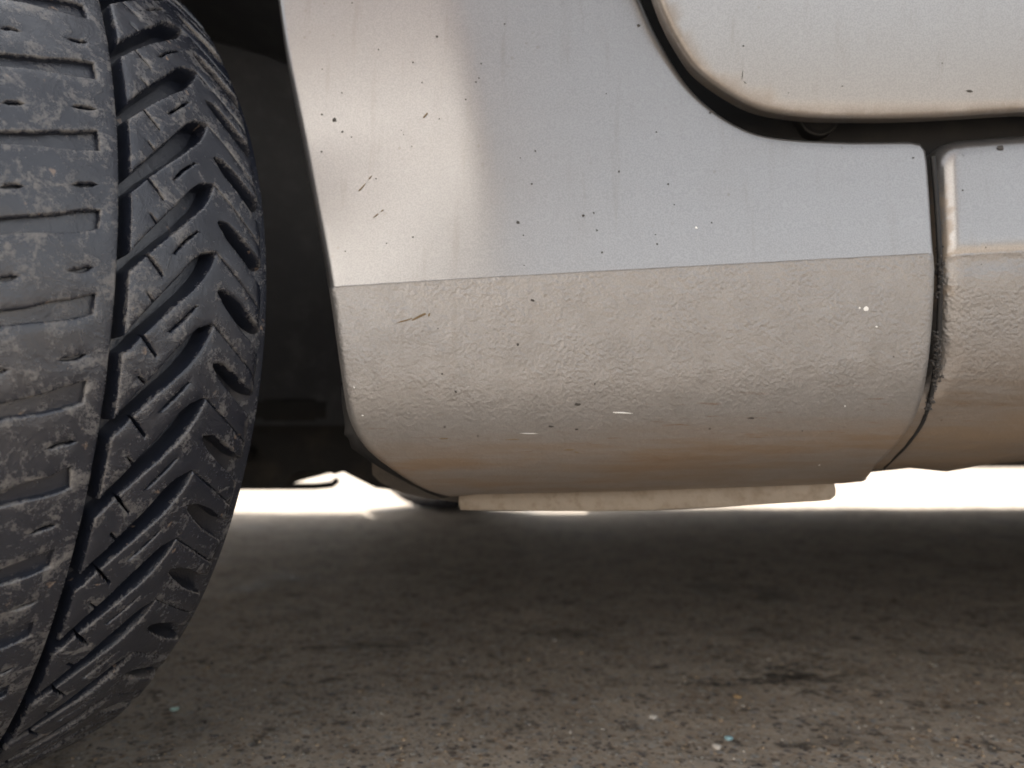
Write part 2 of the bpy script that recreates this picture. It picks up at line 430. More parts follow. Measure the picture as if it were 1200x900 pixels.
# ------------------------------------------------------------------ the ground: one sheet, uneven near the car, out to the horizon
def axis(fine0, fine1, step, far):
    a = []; x = fine0
    while x <= fine1 + 1e-9: a.append(x); x += step
    d = step
    while a[-1] < far: d *= 1.35; a.append(a[-1] + d)
    d = step
    while a[0] > -far: d *= 1.35; a.insert(0, a[0] - d)
    return a
def ground_z(x, y):
    k = 1 - sm(1.5, 6, hypot(x, y - .6))
    z = -.0015 + .0022 * MN.noise(Vector((x * 9, y * 9, 0))) + .0009 * MN.noise(Vector((x * 40, y * 40, 3)))
    # the broken crack by the sill
    cx, cy = .265, .31
    yy = y - (cy + .22 * (x - cx) + .012 * MN.noise(Vector((x * 60, 0, 7))))
    if abs(x - cx) < .09:
        z -= .004 * math.exp(-(yy / .007) ** 2) * (1 - sm(.03, .075, abs(x - cx))) * (.6 + .6 * MN.noise(Vector((x * 45, 1, 2))))
    return z * k
gx = axis(-.62, .95, .006, 150); gy = axis(.02, .9, .006, 150)
V = [(x, y, ground_z(x, y)) for y in gy for x in gx]; nxx = len(gx)
Fc = [(j * nxx + i, j * nxx + i + 1, (j + 1) * nxx + i + 1, (j + 1) * nxx + i) for j in range(len(gy) - 1) for i in range(nxx - 1)]
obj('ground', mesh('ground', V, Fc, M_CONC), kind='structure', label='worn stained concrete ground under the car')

# ------------------------------------------------------------------ pale house across the yard, behind the viewer: the fender mirrors it
M_RENDER = simple('cream_render', (.60, .585, .565), .9, 0, (.56, .545, .52), 3, 60, .003)
M_ROOF = simple('clay_tile', (.30, .13, .08), .8); M_WOODDOOR = simple('brown_door', (.16, .09, .05), .5)
M_PANE = mat('house_pane')[0]; M_PANE.node_tree.nodes['Principled BSDF'].inputs['Base Color'].default_value = (.03, .035, .04, 1); M_PANE.node_tree.nodes['Principled BSDF'].inputs['Roughness'].default_value = .05
house = obj('house', None, label='pale cream house across the yard, seen only as a reflection in the paint', category='house'); house.location = (HX0, HY, 0)
def hpart(name, x0, x1, y0, y1, z0, z1, m, parent=house):
    o = obj(name, box_mesh(name, x0, x1, y0, y1, z0, z1, m, .01), parent); return o
for x0, x1, z0, z1 in ((-11, -10.1, 0, 3.3), (-9.1, -7.4, 0, 3.3), (-6.4, 0, 0, 3.3), (-10.1, -9.1, 2.2, 3.3), (-7.4, -6.4, 2.3, 3.3), (-7.4, -6.4, 0, 1.0)): hpart('wall', x0, x1, -.3, 0, z0, z1, M_RENDER)
hpart('wall', -11, -10.7, -6, -.3, 0, 3.3, M_RENDER); hpart('wall', -.3, 0, -6, -.3, 0, 3.3, M_RENDER)
dr = hpart('door', -10.1, -9.1, -.2, -.12, 0, 2.2, M_WOODDOOR)
wn = hpart('window', -7.4, -6.4, -.2, -.17, 1.0, 2.3, M_PANE)
for a in ((-7.4, -7.33, 1, 2.3), (-6.47, -6.4, 1, 2.3), (-6.93, -6.87, 1, 2.3)): hpart('window_frame', a[0], a[1], -.16, -.10, a[2], a[3], M_RENDER, wn)
V = [(-11.2, .3, 3.25), (.2, .3, 3.25), (.2, -3.1, 4.9), (-11.2, -3.1, 4.9), (-11.2, -6.3, 3.25), (.2, -6.3, 3.25)]
V = V + [(x, y, z + .12) for x, y, z in V]
me = mesh('roof', V, [(0, 1, 2, 3), (3, 2, 5, 4), (6, 9, 8, 7), (9, 10, 11, 8), (0, 6, 7, 1), (4, 5, 11, 10), (0, 3, 9, 6), (3, 4, 10, 9), (1, 7, 8, 2), (2, 8, 11, 5)], M_ROOF, smooth=False); fix_normals(me); obj('roof', me, house)

# ------------------------------------------------------------------ the car
car = obj('car', None, label='silver car with its front wheel steered outwards, dirty sill above the concrete', category='car')
car.empty_display_size = .2
car.location = (0, 0, 0)

def flank(name, outline, g, rings, step, extra=(), material=M_SILVER, parent=car, sharp=None, holes=()):
    def fn(x, z, h):
        if h < 0:                                         # rounded edge: step back along the surface normal towards the inside
            e = .001; nx_ = (g(x + e, z) - g(x - e, z)) / (2 * e); nz_ = (g(x, z + e) - g(x, z - e)) / (2 * e)
            L = sqrt(1 + nx_ * nx_ + nz_ * nz_)
            return (x - h * 0 + nx_ / L * h, g(x, z) - h / L, z + nz_ / L * h)
        return (x, g(x, z) - h, z)
    V, Fc, E = relief(outline, holes, rings, step, fn, extra)
    me = mesh(name, V, Fc, material, [max(0.0, e) if e > 0 else 1.0 * (e < 0) for e in E], sharp=sharp)
    return obj(name, me, parent)
def round_rings(r, depth, k=4):
    out = [(0, -depth)]
    for i in range(k + 1):
        a = pi / 2 * i / k; out.append((r * (1 - cos(a)), -r * (1 - sin(a))))
    return out
P = lambda pts, g: [on_surf(x, y, g) for x, y in pts]

# front fender: wheel-arch edge, bottom edge, lap over the sill, door gap
left = P([(322, -6), (331, 60), (343, 125), (360, 215), (379, 315), (392, 400), (400, 455), (408, 495), (425, 526), (455, 553), (495, 578), (528, 588)], g_fender)
bottom = P([(560, 585), (700, 582), (850, 577), (985, 572), (1014, 569)], g_fender)
right = P([(1030, 548), (1056, 522), (1074, 496), (1085, 468), (1092, 430), (1097, 380), (1100, 320), (1098, 290), (1094, 230), (1091, 188)], g_fender)
corner = P([(1089, 174), (1082, 165), (1068, 162.5)], g_fender)
gap = P([(1000, 163), (936, 160), (889, 153), (854, 137), (823, 113), (800, 86), (772, 39), (754, -2)], g_fender)
tl = left[0]; tg = gap[-1]
arch_c = (-.436, .31)
arch = [(-.163, .54), (-.215, .606), (-.285, .653), (-.36, .675), (-.436, .682), (-.52, .672), (-.60, .637), (-.665, .58), (-.71, .50), (-.735, .41), (-.745, .33)]
arch = catmull([tl] + arch, 4)[1:]
out_ = (catmull(left, 5)[:-1] + [left[-1]] + bottom + catmull(right, 5) + corner + catmull(gap, 6)
        + [(tg[0] - .02, .56), (tg[0] - .03, .66), (tg[0] - .03, .76), (-.3, .80), (-.6, .78), (-.86, .70), (-.90, .55), (-.88, .40), (-.80, .33)] + arch[::-1])
out_ = resample(out_, .004)
extra = []
xx = -.11
while xx < .24:
    for dz in (-.0014, -.0006, .0004, .0014): extra.append((xx, zc(xx) + dz))
    xx += .004
for i in range(60):
    z = .335 + .16 * i / 60
    for dx in (-.011, -.0075, -.004, 0, .004, .0075, .011): extra.append((xk(z) + dx, z))
fender = flank('front_fender', out_, g_fender, round_rings(.006, .02, 7), .0055, extra)

path = []
for i in range(181):
    x = -.103 + (.2415 + .103) * i / 180; z = zc(x) + .0003 * MN.noise(Vector((x * 120, 0, 0)))
    path.append((x, g_fender(x, z) + .0001, z))
obj('coating_edge', tube('coating_edge', path, [.0004 * (1 + .6 * MN.noise(Vector((p[0] * 300, 3, 0)))) for p in path], M_SILVER, 6), fender)

# front door
dl = P([(768, -12), (772, 0), (780, 20), (792, 44), (816, 80), (852, 108), (892, 128), (944, 137), (1000, 139), (1080, 138), (1200, 131)], g_door)
dcurve = catmull(dl, 6)
out_ = dcurve + [(.75, dl[-1][1] + .006), (1.02, dl[-1][1] + .012), (1.05, .47), (1.06, .86), (.6, .87), (.10, .85), (dl[0][0] - .035, .80), (dl[0][0] - .03, .66), (dl[0][0] - .02, .56)]
door = flank('front_door', resample(out_, .005), g_door, round_rings(.0035, .014, 5), .008, material=M_DOOR)

# sill behind the fender's lap
st_ = P([(1102, 186), (1105, 171), (1113, 161.5), (1130, 156.5), (1200, 151)], g_sill)
sb = P([(1104, 300), (1103, 420), (1092, 450), (1050, 470), (1000, 520), (985, 560), (1016, 563), (1060, 561), (1100, 565), (1150, 557), (1200, 552)], g_sill)
out_ = st_[::-1] + sb
out_ = out_ + [(.7, sb[-1][1] + .004), (1.2, sb[-1][1] + .01), (1.72, sb[-1][1] + .01), (1.74, .36), (1.70, .42), (1.0, st_[-1][1] + .012)]
ex = []
xx = .24
while xx < .75:
    for dz in (-.012, -.008, -.004, 0, .004, .008): ex.append((xx, zc(xx) + dz))
    xx += .006
sill = flank('sill', resample(out_, .004), g_sill, round_rings(.0135, .035, 7), .007, ex, material=M_SILL)

# folded jacking flange under the fender
Y_BOT = g_fender(bottom[2][0], bottom[2][1])
def g_fl(x, z): return Y_BOT - .001
fl = P([(537, 572), (537.5, 592), (539.5, 598), (620, 599), (700, 599.3), (770, 598.3), (840, 595), (900, 591), (960, 587.5), (974, 586), (980, 581), (980.5, 574), (978, 564), (850, 566), (700, 570)], g_fl)
flange = flank('jacking_flange', resample(fl, .004), g_fl, [(0, -.004), (0, -.0012), (.0004, -.0004), (.0012, 0)], .006, material=M_FLANGE)
# black liner lip that shows past the fender's lower front corner
def g_lip(x, z): return max(.020, g_fender(x, z) + .007)
lip = P([(399, 452), (401, 480), (404, 500), (403, 510), (408, 514), (412, 526), (440, 546), (470, 563), (500, 578), (516, 584), (526, 584), (530, 575), (515, 562), (470, 535), (430, 490), (410, 452)], g_lip)
lip_o = flank('liner_lip', resample(lip, .003), g_lip, [(0, -.004), (0, -.0008), (.0005, 0)], .006, material=M_GAP)

# door aperture behind the gaps: painted inner sill and seal, dark
rows = []
for z, y in ((.30, .05), (.415, .05), (.43, .045), (.455, .06), (.52, .075), (.86, .08)):
    rows.append([(x, y + .01 * math.cos(x * 9), z) for x in (-.02, .04, .08, .14, .2, .3, .5, .8, 1.1)])
ap = obj('door_aperture', grid_mesh('door_aperture', rows, M_GAP), car)
px_, pz_ = on_surf(962, 150, lambda x, z: .035)
rows = []
for r, dy in ((0, -.001), (.008, -.001), (.0105, -.0006), (.0112, -.0012), (.0125, -.0012), (.013, 0), (.013, .012)):
    rows.append([(px_ + r * cos(a * pi / 12), .038 + dy, pz_ + .0085 + r * sin(a * pi / 12)) for a in range(24)])
me = grid_mesh('rubber_plug', rows, M_GAP, closed=True); fix_normals(me)
obj('rubber_plug', me, ap)

# ------------------------------------------------------------------ front wheel, steered outwards
TH, CB = radians(40), radians(-2.38)
U = Vector((cos(TH), -sin(TH), 0)); A0 = Vector((sin(TH), cos(TH), 0)); K = Vector((0, 0, 1))
A = A0 * cos(CB) + K * sin(CB); W = -A0 * sin(CB) + K * cos(CB)
GOFF = .022
WC = Vector((-.4135, .5373 - CAM_D, .061 + CAM_H)) - GOFF * A
PROF = [(0, .3013), (.012, .30105), (.022, .3000), (.05, .2974), (.062, .2960), (.069, .2945), (.078, .2922), (.093, .2885), (.110, .2830), (.122, .2735), (.127, .261), (.1275, .25), (.125, .24), (.117, .222), (.104, .208), (.095, .202)]
SEG = [0.0]
for i in range(1, len(PROF)): SEG.append(SEG[-1] + hypot(PROF[i][0] - PROF[i - 1][0], PROF[i][1] - PROF[i - 1][1]))
def lerp_prof(t):
    t = min(t, SEG[-1] - 1e-6)
    for i in range(1, len(SEG)):
        if t <= SEG[i]:
            k = (t - SEG[i - 1]) / (SEG[i] - SEG[i - 1])
            return (PROF[i - 1][0] + (PROF[i][0] - PROF[i - 1][0]) * k, PROF[i - 1][1] + (PROF[i][1] - PROF[i - 1][1]) * k)
def prof(t):
    s = -1 if t < 0 else 1; t = abs(t)
    acc = [0, 0]
    for d in (-.004, -.002, 0, .002, .004):               # smoothed
        q = t + d; sg = 1
        if q < 0: q = -q; sg = -1
        p = lerp_prof(q); acc[0] += sg * p[0] / 5; acc[1] += p[1] / 5
    return s * acc[0], acc[1]
def tyre_pt(s, t, h):
    w0, r0 = prof(t); w1, r1 = prof(t + .0015); w2, r2 = prof(t - .0015)
    dw, dr = w1 - w2, r1 - r2; L = hypot(dw, dr)
    w_, r_ = w0 - dr / L * h, r0 + dw / L * h
    a = s / .30
    return (r_ * cos(a), w_, r_ * sin(a))                 # wheel frame: x = backwards, y = axle (inwards), z = up
mm = .001
NP = 48; PITCH_S = 2 * pi * .30 / NP
DEPTH = .0115
# carcass: sidewalls and groove floor
ts = [-.188, -.17, -.155, -.14, -.13, -.12, -.114, -.108, -.1, -.09, -.08, -.07, -.06, -.05, -.04, -.033, -.0275, -.0265, -.024, -.012, 0, .012, .024, .0265, .0275, .033, .04, .05, .06, .07, .08, .09, .1, .108, .114, .12, .13, .14, .155, .17, .188]
def carc(t):
    t = abs(t)
    if t < .0265: return -.0034
    if t < .112: return -DEPTH
    if t < .126: return -DEPTH + (t - .112) / .014 * (DEPTH - .002)
    return -.002 + (.0008 if .128 < t < .132 or .15 < t < .16 else 0)
rows = []
for t in ts:
    rows.append([tyre_pt(.30 * 2 * pi * k / 192, t, carc(t)) for k in range(192)])
tyre_me = grid_mesh('tyre', rows, M_RUBBER, closed=True, sharp=40); fix_normals(tyre_me)
at_ = tyre_me.attributes.new('edge', 'FLOAT', 'POINT')
at_.data.foreach_set('value', [(-.45 if abs(t) < .0268 else (-1.0 if abs(t) < .115 else 0.0)) for t in ts for k in range(192)])  # groove floors marked to take the darker, shade-like tone
tyre = obj('tyre', tyre_me, car, label='worn dusty black tyre with deep diagonal shoulder grooves, steered outwards')
R3 = Matrix((U, A, W)).transposed()
tyre.matrix_world = Matrix.Translation(WC) @ R3.to_4x4()

TR = [(-.0014, -DEPTH - .001), (-.0006, -.0040), (-.0001, -.0011), (.0003, -.0003), (.0012, 0)]
TR2 = [(-.0006, -.006), (-.0002, -.0024), (-.0001, -.0011), (.0003, -.0003), (.0012, 0)]
def slit(p, q, wd=.0014):
    """closed lens-shaped sipe"""
    d = Vector((q[0] - p[0], q[1] - p[1])); L = d.length; d.normalize(); nrm = Vector((-d.y, d.x)) * wd / 2
    p = Vector(p); q = Vector(q); m = (p + q) / 2 + nrm * random.uniform(-1.5, 1.5)
    return [tuple(p), tuple((p + m) / 2 - nrm), tuple(m - nrm), tuple((m + q) / 2 - nrm), tuple(q), tuple((m + q) / 2 + nrm), tuple(m + nrm), tuple((p + m) / 2 + nrm)]
def shoulder_block(seed):
    rnd = random.Random(seed)
    j = lambda v=.3: rnd.uniform(-v, v)
    ps = PITCH_S / mm
    lowb = [(1, 32.6), (4, 34.6), (11.5, 40), (19, 45.5), (32, 56), (44, 65), (49, 70.5), (52, 77.5)]
    upb = [(-6.5, 32.6), (-2.5, 36), (7, 44), (15.5, 51.5), (23, 59), (30.5, 66), (37, 71.5), (44, 76), (49.5, 78.6)]
    lowb = [(s + j(), t + (j() if t > 33 else 0)) for s, t in lowb]
    upb = [(s + ps - 2.2 + j(), t + (j() if t > 33 else 0)) for s, t in upb]
    # the diagonal sipe that opens into the groove below the block
    i = 4
    sp = [(17.6, 44.8), (21.6 + j(.8), 41 + j(.6)), (22.3 + j(.8), 42), (18.8, 45.6)]
    low2 = lowb[:3] + sp + lowb[4:]
    # sipe opening into the groove above the block
    sq = [(ps + 1.0, 40.4), (ps - 8.0 + j(), 48.5 + j()), (ps - 7.0 + j(.3), 49.3), (ps + 2.3, 41.7)]
    up2 = upb[:2] + sq + upb[3:]
    g0 = .25
    seam = [(52, 80), (46, 88), (40, 96), (33, 105), (24, 117.5)]
    notch = [(39, 119), (44, 110), (55, 96), (62.5, 87), (68.8, 81.6), (71.2, 81.8), (71.5, 88), (66, 98), (59, 108), (54.5, 119)]
    notch = [(s + j(.6), t + j(.5)) for s, t in notch]
    outer1 = [(30, 119 + j()), (36, 118.5 + j(1))]
    outer2 = [(56, 119 + j()), (60, 118.5 + j(1))]
    # ccw in (s, t): along low edge outwards, outer edge, back along the upper edge
    pts = low2 + [(s + g0, t) for s, t in seam] + outer1 + notch + outer2 + [(s + ps - g0, t) for s, t in seam[::-1]] + up2[::-1]
    out = [(p[0] * mm, p[1] * mm) for p in pts]
    out = resample(out, .0022)
    hol = [slit(((43.5 + j()) * mm, (53.5 + j()) * mm), ((60.5 + j()) * mm, (69 + j()) * mm), .0013),
           slit(((66 + j()) * mm, (92 + j()) * mm + .004), ((58 + j()) * mm, (103 + j()) * mm + .002), .0010)]
    hol = hol[:1]
    hol = [resample(h, .0022) for h in hol]
    rr = random.Random(seed + 50); ph = rr.uniform(0, 9)
    def fn(s, t, h):
        h2 = h + (.00035 * MN.noise(Vector((s * 90 + ph, t * 90, ph))) if h > -.002 else 0)   # wear
        if t > .110: h2 = h2 - sm(.110, .122, t) * .0025 * (1 if h > -.004 else 0)
        return tyre_pt(s, t, h2)
    V, Fc, E = relief(out, hol, TR, .004, fn)
    V.extend([]); me = mesh('shoulder_block', V, Fc, M_RUBBER, E, sharp=55)
    return me
blocks = [shoulder_block(k) for k in range(6)]
mirr = []
for me in blocks:
    m2 = me.copy()
    for v in m2.vertices: v.co.y = -v.co.y
    m2.flip_normals(); mirr.append(m2)
rnd = random.Random(5)
for side in (0, 1):
    for k in range(NP):
        o = obj('shoulder_block', (blocks if side == 0 else mirr)[rnd.randrange(6)], tyre)
        o.rotation_euler = (0, -(k + (.5 if side else 0)) * 2 * pi / NP - .067, 0)   # turn about the axle
# centre rib: one unbroken rib with cross slots and short sipes
tot = 2 * pi * .30
hol = []
for k in range(NP):
    b = k * PITCH_S + .012; r = random.Random(k); j = lambda v: r.uniform(-v, v) * mm
    up = [(b + 5 * mm + j(.45), 17.6 * mm + j(.7)), (b + 1.5 * mm + j(.45), 9 * mm), (b - 2 * mm + j(.45), 0), (b - 5.5 * mm + j(.45), -9 * mm), (b - 10 * mm + j(.45), -22.5 * mm + j(.7))]
    lo = [(b - 4.5 * mm + j(.45), 18 * mm + j(.7)), (b - 8 * mm + j(.45), 9 * mm), (b - 10.5 * mm + j(.45), 0), (b - 12.5 * mm + j(.45), -9 * mm), (b - 16 * mm + j(.45), -22.5 * mm + j(.7))]
    hol.append(resample(up + lo[::-1], .003))
    c = b + 16 * mm
    hol.append(resample(slit((c - 3 * mm, 5 * mm + j(.45)), (c + 1 * mm, 17 * mm + j(1)), .0016), .003))
    hol.append(resample(slit((c - 9 * mm, -13 * mm), (c - 12 * mm, -22 * mm), .0016), .003))
out = resample([(0, -.0265), (tot - .0004, -.0265), (tot - .0004, .0265), (0, .0265)], .004)
def fnr(s, t, h):
    return tyre_pt(s, t, h + (.0003 * MN.noise(Vector((s * 80, t * 80, 4))) if h > -.002 else 0))
V, Fc, E = relief(out, hol, TR2, .0048, fnr)
obj('centre_rib', mesh('centre_rib', V, Fc, M_RUBBER, E, sharp=55), tyre).rotation_euler = (0, pi * 1.02, 0)
# rim
rows = []
for w_, r_ in ((-.095, .204), (-.10, .206), (-.10, .198), (-.085, .190), (-.05, .185), (.06, .18), (.09, .19), (.10, .198), (.10, .206)):
    rows.append([(r_ * cos(2 * pi * k / 64), w_, r_ * sin(2 * pi * k / 64)) for k in range(64)])
rim = obj('rim', grid_mesh('rim', rows, M_RIM, closed=True, sharp=40), tyre)
V = []; Fc = []
for k in range(7):
    a = 2 * pi * k / 7; pr = []
    for r_, hw, y in ((.03, .02, -.07), (.1, .018, -.075), (.19, .026, -.06)):
        for s_ in (-1, 1):
            for dy in (0, .018): pr.append((r_ * cos(a) - s_ * hw * sin(a), y + dy, r_ * sin(a) + s_ * hw * cos(a)))
    b = len(V); V += pr
    for q in (0, 4):
        c = b + q; Fc += [(c, c + 2, c + 6, c + 4), (c + 1, c + 5, c + 7, c + 3), (c, c + 4, c + 5, c + 1), (c + 2, c + 3, c + 7, c + 6)]
    Fc += [(b, b + 1, b + 3, b + 2), (b + 8, b + 10, b + 11, b + 9)]
me = mesh('rim_spokes', V, Fc, M_RIM, smooth=False); fix_normals(me); obj('rim_spokes', me, tyre)
rows = [[(r_ * cos(2 * pi * k / 32), y, r_ * sin(2 * pi * k / 32)) for k in range(32)] for r_, y in ((0.001, -.08), (.035, -.08), (.04, -.072), (.045, .05), (.13, .05), (.13, .07), (.001, .07))]
me = grid_mesh('hub', rows, M_STEEL, closed=True, sharp=40); fix_normals(me); obj('hub', me, tyre)

# the three other wheels, plain lathe with grooves
def plain_wheel(x, y, rz):
    rows = []
    for w_, r_ in ((-.07, .19), (-.09, .2), (-.1, .24), (-.098, .27), (-.08, .293), (-.05, .298), (-.048, .291), (-.042, .291), (-.04, .2985), (-.003, .30), (-.001, .292), (.005, .292), (.007, .30), (.04, .2985), (.042, .291), (.048, .291), (.05, .298), (.08, .293), (.098, .27), (.1, .24), (.09, .2), (.07, .19), (.05, .06), (.05, .001)):
        rows.append([(r_ * cos(2 * pi * k / 72), w_, r_ * sin(2 * pi * k / 72)) for k in range(72)])
    me = grid_mesh('tyre', rows, M_RUBBER, closed=True, sharp=30); fix_normals(me)
    o = obj('tyre', me, car); o.location = (x, y, .299); o.rotation_euler = (0, 0, rz)
    r2 = [[(r_ * cos(2 * pi * k / 48), w_, r_ * sin(2 * pi * k / 48)) for k in range(48)] for w_, r_ in ((-.07, .192), (-.075, .18), (-.055, .15), (-.06, .06), (-.07, .03), (-.07, .001))]
    m2 = grid_mesh('rim', r2, M_RIM, closed=True, sharp=40); fix_normals(m2); obj('rim', m2, o)
CARW = 1.93
SKEW = .24                    # the near front flank toes in, so the car's axles lie a little askew to it
plain_wheel(-.43 + SKEW, CARW - .10, -radians(33))
plain_wheel(2.08, .10, 0); plain_wheel(2.08, CARW - .10, 0)

# ------------------------------------------------------------------ wheel house and underbody
rows = []
for i in range(25):
    a = radians(-32 + 244 * i / 24)
    r_ = .385 if i < 20 else .40
    rows.append([(-.436 + r_ * cos(a) * 1.0 + (.02 if y > .02 else 0), y, .33 + r_ * .93 * sin(a)) for y in (.030, .06, .12, .2, .3, .42)])
for r in rows:
    for j in range(len(r)): r[j] = (min(r[j][0], -.105 + .35 * max(0, r[j][1] - .03)), r[j][1], max(r[j][2], .266 if r[j][0] > -.3 else .20))
me = grid_mesh('wheel_arch_liner', rows, M_PLASTIC); obj('wheel_arch_liner', me, car)
rows = [[(x, .42 + .02 * sin(x * 20), z) for z in (.24, .35, .5, .72)] for x in (-.85, -.6, -.43, -.25, -.08, .02)]
obj('wheel_house_panel', grid_mesh('wheel_house_panel', rows, M_PLASTIC), car)
# floor pan
rows = []
for y in (.052, .10, .30, .5, .62, .70, .86, 1.0, 1.08, 1.2, 1.4, 1.6, CARW - .052):
    h = .215 if y in (.052, CARW - .052) else (.235 if .6 < y < 1.1 else .225)
    rows.append([(x, y, h + (.012 if int(x * 10) % 3 == 0 else 0)) for x in (-.05, .1, .3, .5, .7, .9, 1.2, 1.5, 1.7)])
obj('floor_pan', grid_mesh('floor_pan', rows, M_UNDER), car)
obj('engine_undertray', box_mesh('engine_undertray', -1.0, -.06, .78, 1.45, .185, .23, M_UNDER, .01), car)
def slab(name, pts, y0, y1, material):
    q = P(pts, lambda x, z: y0); n = len(q)
    V = [(x, y, z) for y in (y0, y1) for x, z in q]
    me = mesh(name, V, [tuple(range(n)), tuple(range(n, 2 * n))] + [(i, (i + 1) % n, n + (i + 1) % n, n + i) for i in range(n)], material, smooth=False); fix_normals(me)
    return obj(name, me, car)
slab('front_subframe', [(120, 420), (120, 575), (284, 574), (310, 573), (328, 570), (342, 556), (352, 552), (382, 553), (392, 556), (402, 553), (412, 558), (440, 572), (470, 576), (560, 576), (560, 420)], .46, .72, M_UNDER)
slab('inner_sill', [(436, 500), (436, 556), (446, 566), (470, 577), (500, 584), (540, 589), (620, 586), (960, 560), (1100, 545), (1400, 535), (1400, 500)], .09, .12, M_INNER)
obj('engine_bay_light_block', box_mesh('engine_bay_light_block', -1.0, .5, CARW - .27, CARW - .25, .20, .84, M_UNDER, .003), car)  # unseen plate added to block sun coming through the far wheel arch
obj('front_floor_light_block', box_mesh('front_floor_light_block', -1.1, .1, .43, CARW - .24, .245, .27, M_UNDER, .003), car)  # unseen plate added to stop light leaking down under the front
obj('boot_floor_light_block', box_mesh('boot_floor_light_block', 1.65, 2.8, .06, CARW - .06, .33, .35, M_UNDER, .003), car)  # unseen plate added to stop light leaking down under the rear
obj('rear_underbody', box_mesh('rear_underbody', 1.7, 2.75, .05, 1.65, .26, .32, M_UNDER, .02), car)
obj('control_arm', tube('control_arm', [(-.46, .28, .20), (-.34, .42, .205), (-.26, .60, .215), (-.24, .72, .22)], [.02, .022, .03, .035], M_STEEL, 12, .5), car)
obj('subframe_bar', tube('subframe_bar', [(-.62, .75, .146), (-.44, .74, .147), (-.30, .74, .1475), (-.275, .74, .15), (-.266, .74, .158)], .0055, M_STEEL), car)
obj('exhaust_pipe', tube('exhaust_pipe', [(-.1, .85, .215), (.5, .85, .21), (1.2, .85, .21), (1.8, .8, .23), (2.7, .4, .27)], .022, M_STEEL), car)

# ------------------------------------------------------------------ rest of the body (out of frame: it shades the near side and shows in a side view)
def panel(name, pts, material=M_SILVER, sharp=40):
    me = grid_mesh(name, pts, material, sharp=sharp); return obj(name, me, car)
def side_rows(xs, y, s):
    return [[(x, y + s * (.0 if z < .7 else (z - .7) * .12), z) for z in (.30, .45, .6, .75, .86)] for x in xs]
# rear door and quarter on the near side
rq = [(1.07, .437), (1.70, .445), (1.74, .50), (1.80, .58), (1.90, .645), (2.08, .67), (2.26, .645), (2.37, .57), (2.42, .45), (2.44, .33), (2.80, .36), (2.84, .6), (2.80, .90), (1.07, .875)]
flank('rear_side_panel', resample(rq, .01), lambda x, z: .004 + .02 * max(0, z - .6) + .10 * max(0, x - 2.3) ** 2, round_rings(.005, .03), .03)
# far side: one flank with both arches
def far(name, outline):
    V, Fc, E = relief(resample(outline, .02), [], round_rings(.006, .03), .05, lambda x, z, h: (x + SKEW, CARW - .03 * max(0, z - .6) + h, z))
    me = mesh(name, V, Fc, M_SILVER); fix_normals(me); return obj(name, me, car)
arc = lambda cx, r, n=10: [(cx + r * cos(pi - pi * i / n), .31 + r * sin(pi - pi * i / n)) for i in range(n + 1)]
far('far_side_panel', [(-1.15, .24)] + arc(-.43, .312) + [(-.05, .11), (1.68, .115)] + arc(2.08, .312) + [(2.78, .34), (2.84, .6), (2.8, .9), (.1, .86), (-.6, .78), (-1.1, .66)])
# bonnet, roof, glass, ends
def cross(x, z, crown, y0=.03, y1=CARW - .03, n=9): return [(x, y0 + (y1 - y0) * j / (n - 1), z + crown * (1 - (2 * j / (n - 1) - 1) ** 2)) for j in range(n)]
panel('bonnet', [cross(-1.15, .60, .03, .12, CARW - .12), cross(-1.05, .68, .04, .07, CARW - .07), cross(-.6, .775, .05), cross(-.2, .82, .06), cross(.08, .86, .06)])
panel('windscreen', [cross(.05, .86, .06), cross(.35, 1.12, .05, .09, CARW - .09), cross(.62, 1.36, .05, .17, CARW - .17)], M_GLASS)
panel('roof', [cross(.62, 1.36, .05, .17, CARW - .17), cross(1.0, 1.43, .05, .18, CARW - .18), cross(1.7, 1.43, .05, .18, CARW - .18), cross(2.3, 1.36, .05, .19, CARW - .19)])
panel('rear_window', [cross(2.3, 1.36, .05, .19, CARW - .19), cross(2.7, .98, .04, .06, CARW - .06), cross(2.82, .90, .03)], M_GLASS)
panel('tailgate', [cross(2.82, .90, .03), cross(2.92, .7, .0), cross(2.93, .5, 0), cross(2.84, .32, 0)])
panel('front_bumper', [cross(-1.15, .60, .03, .12, CARW - .12), cross(-1.24, .50, 0, .1, CARW - .1), cross(-1.26, .34, 0, .1, CARW - .1), cross(-1.18, .22, 0, .1, CARW - .1), cross(-1.0, .21, 0, .1, CARW - .1)])
for nm, y0, y1 in (('side_window', .016, .18), ('far_side_window', CARW - .016, CARW - .18)):
    panel(nm, [[(.06, y0, .86), (.06 + .0, y0, .862)], [(.35, y0, .865), (.36, y0 + (y1 - y0) * .5, 1.12)], [(.62, y0, .868), (.62, y1, 1.362)], [(1.0, y0, .87), (1.0, y1, 1.432)], [(1.7, y0, .88), (1.7, y1, 1.432)], [(2.3, y0, .89), (2.3, y1, 1.362)], [(2.82, y0 + (y1 - y0) * .1, .90), (2.78, y0 + (y1 - y0) * .2, .92)]], M_GLASS)
# bumper corner on the near side
panel('bumper_corner', [[(-.745, .012, .23), (-.742, .010, .34), (-.80, .008, .36), (-.88, .012, .42), (-.90, .015, .56), (-.86, .02, .70)], [(-1.0, .03, .21), (-1.0, .025, .34), (-1.0, .025, .36), (-1.02, .028, .42), (-1.03, .03, .56), (-1.0, .05, .68)], [(-1.18, .10, .22), (-1.25, .10, .34), (-1.25, .10, .36), (-1.25, .10, .42), (-1.2, .10, .56), (-1.13, .10, .62)]])

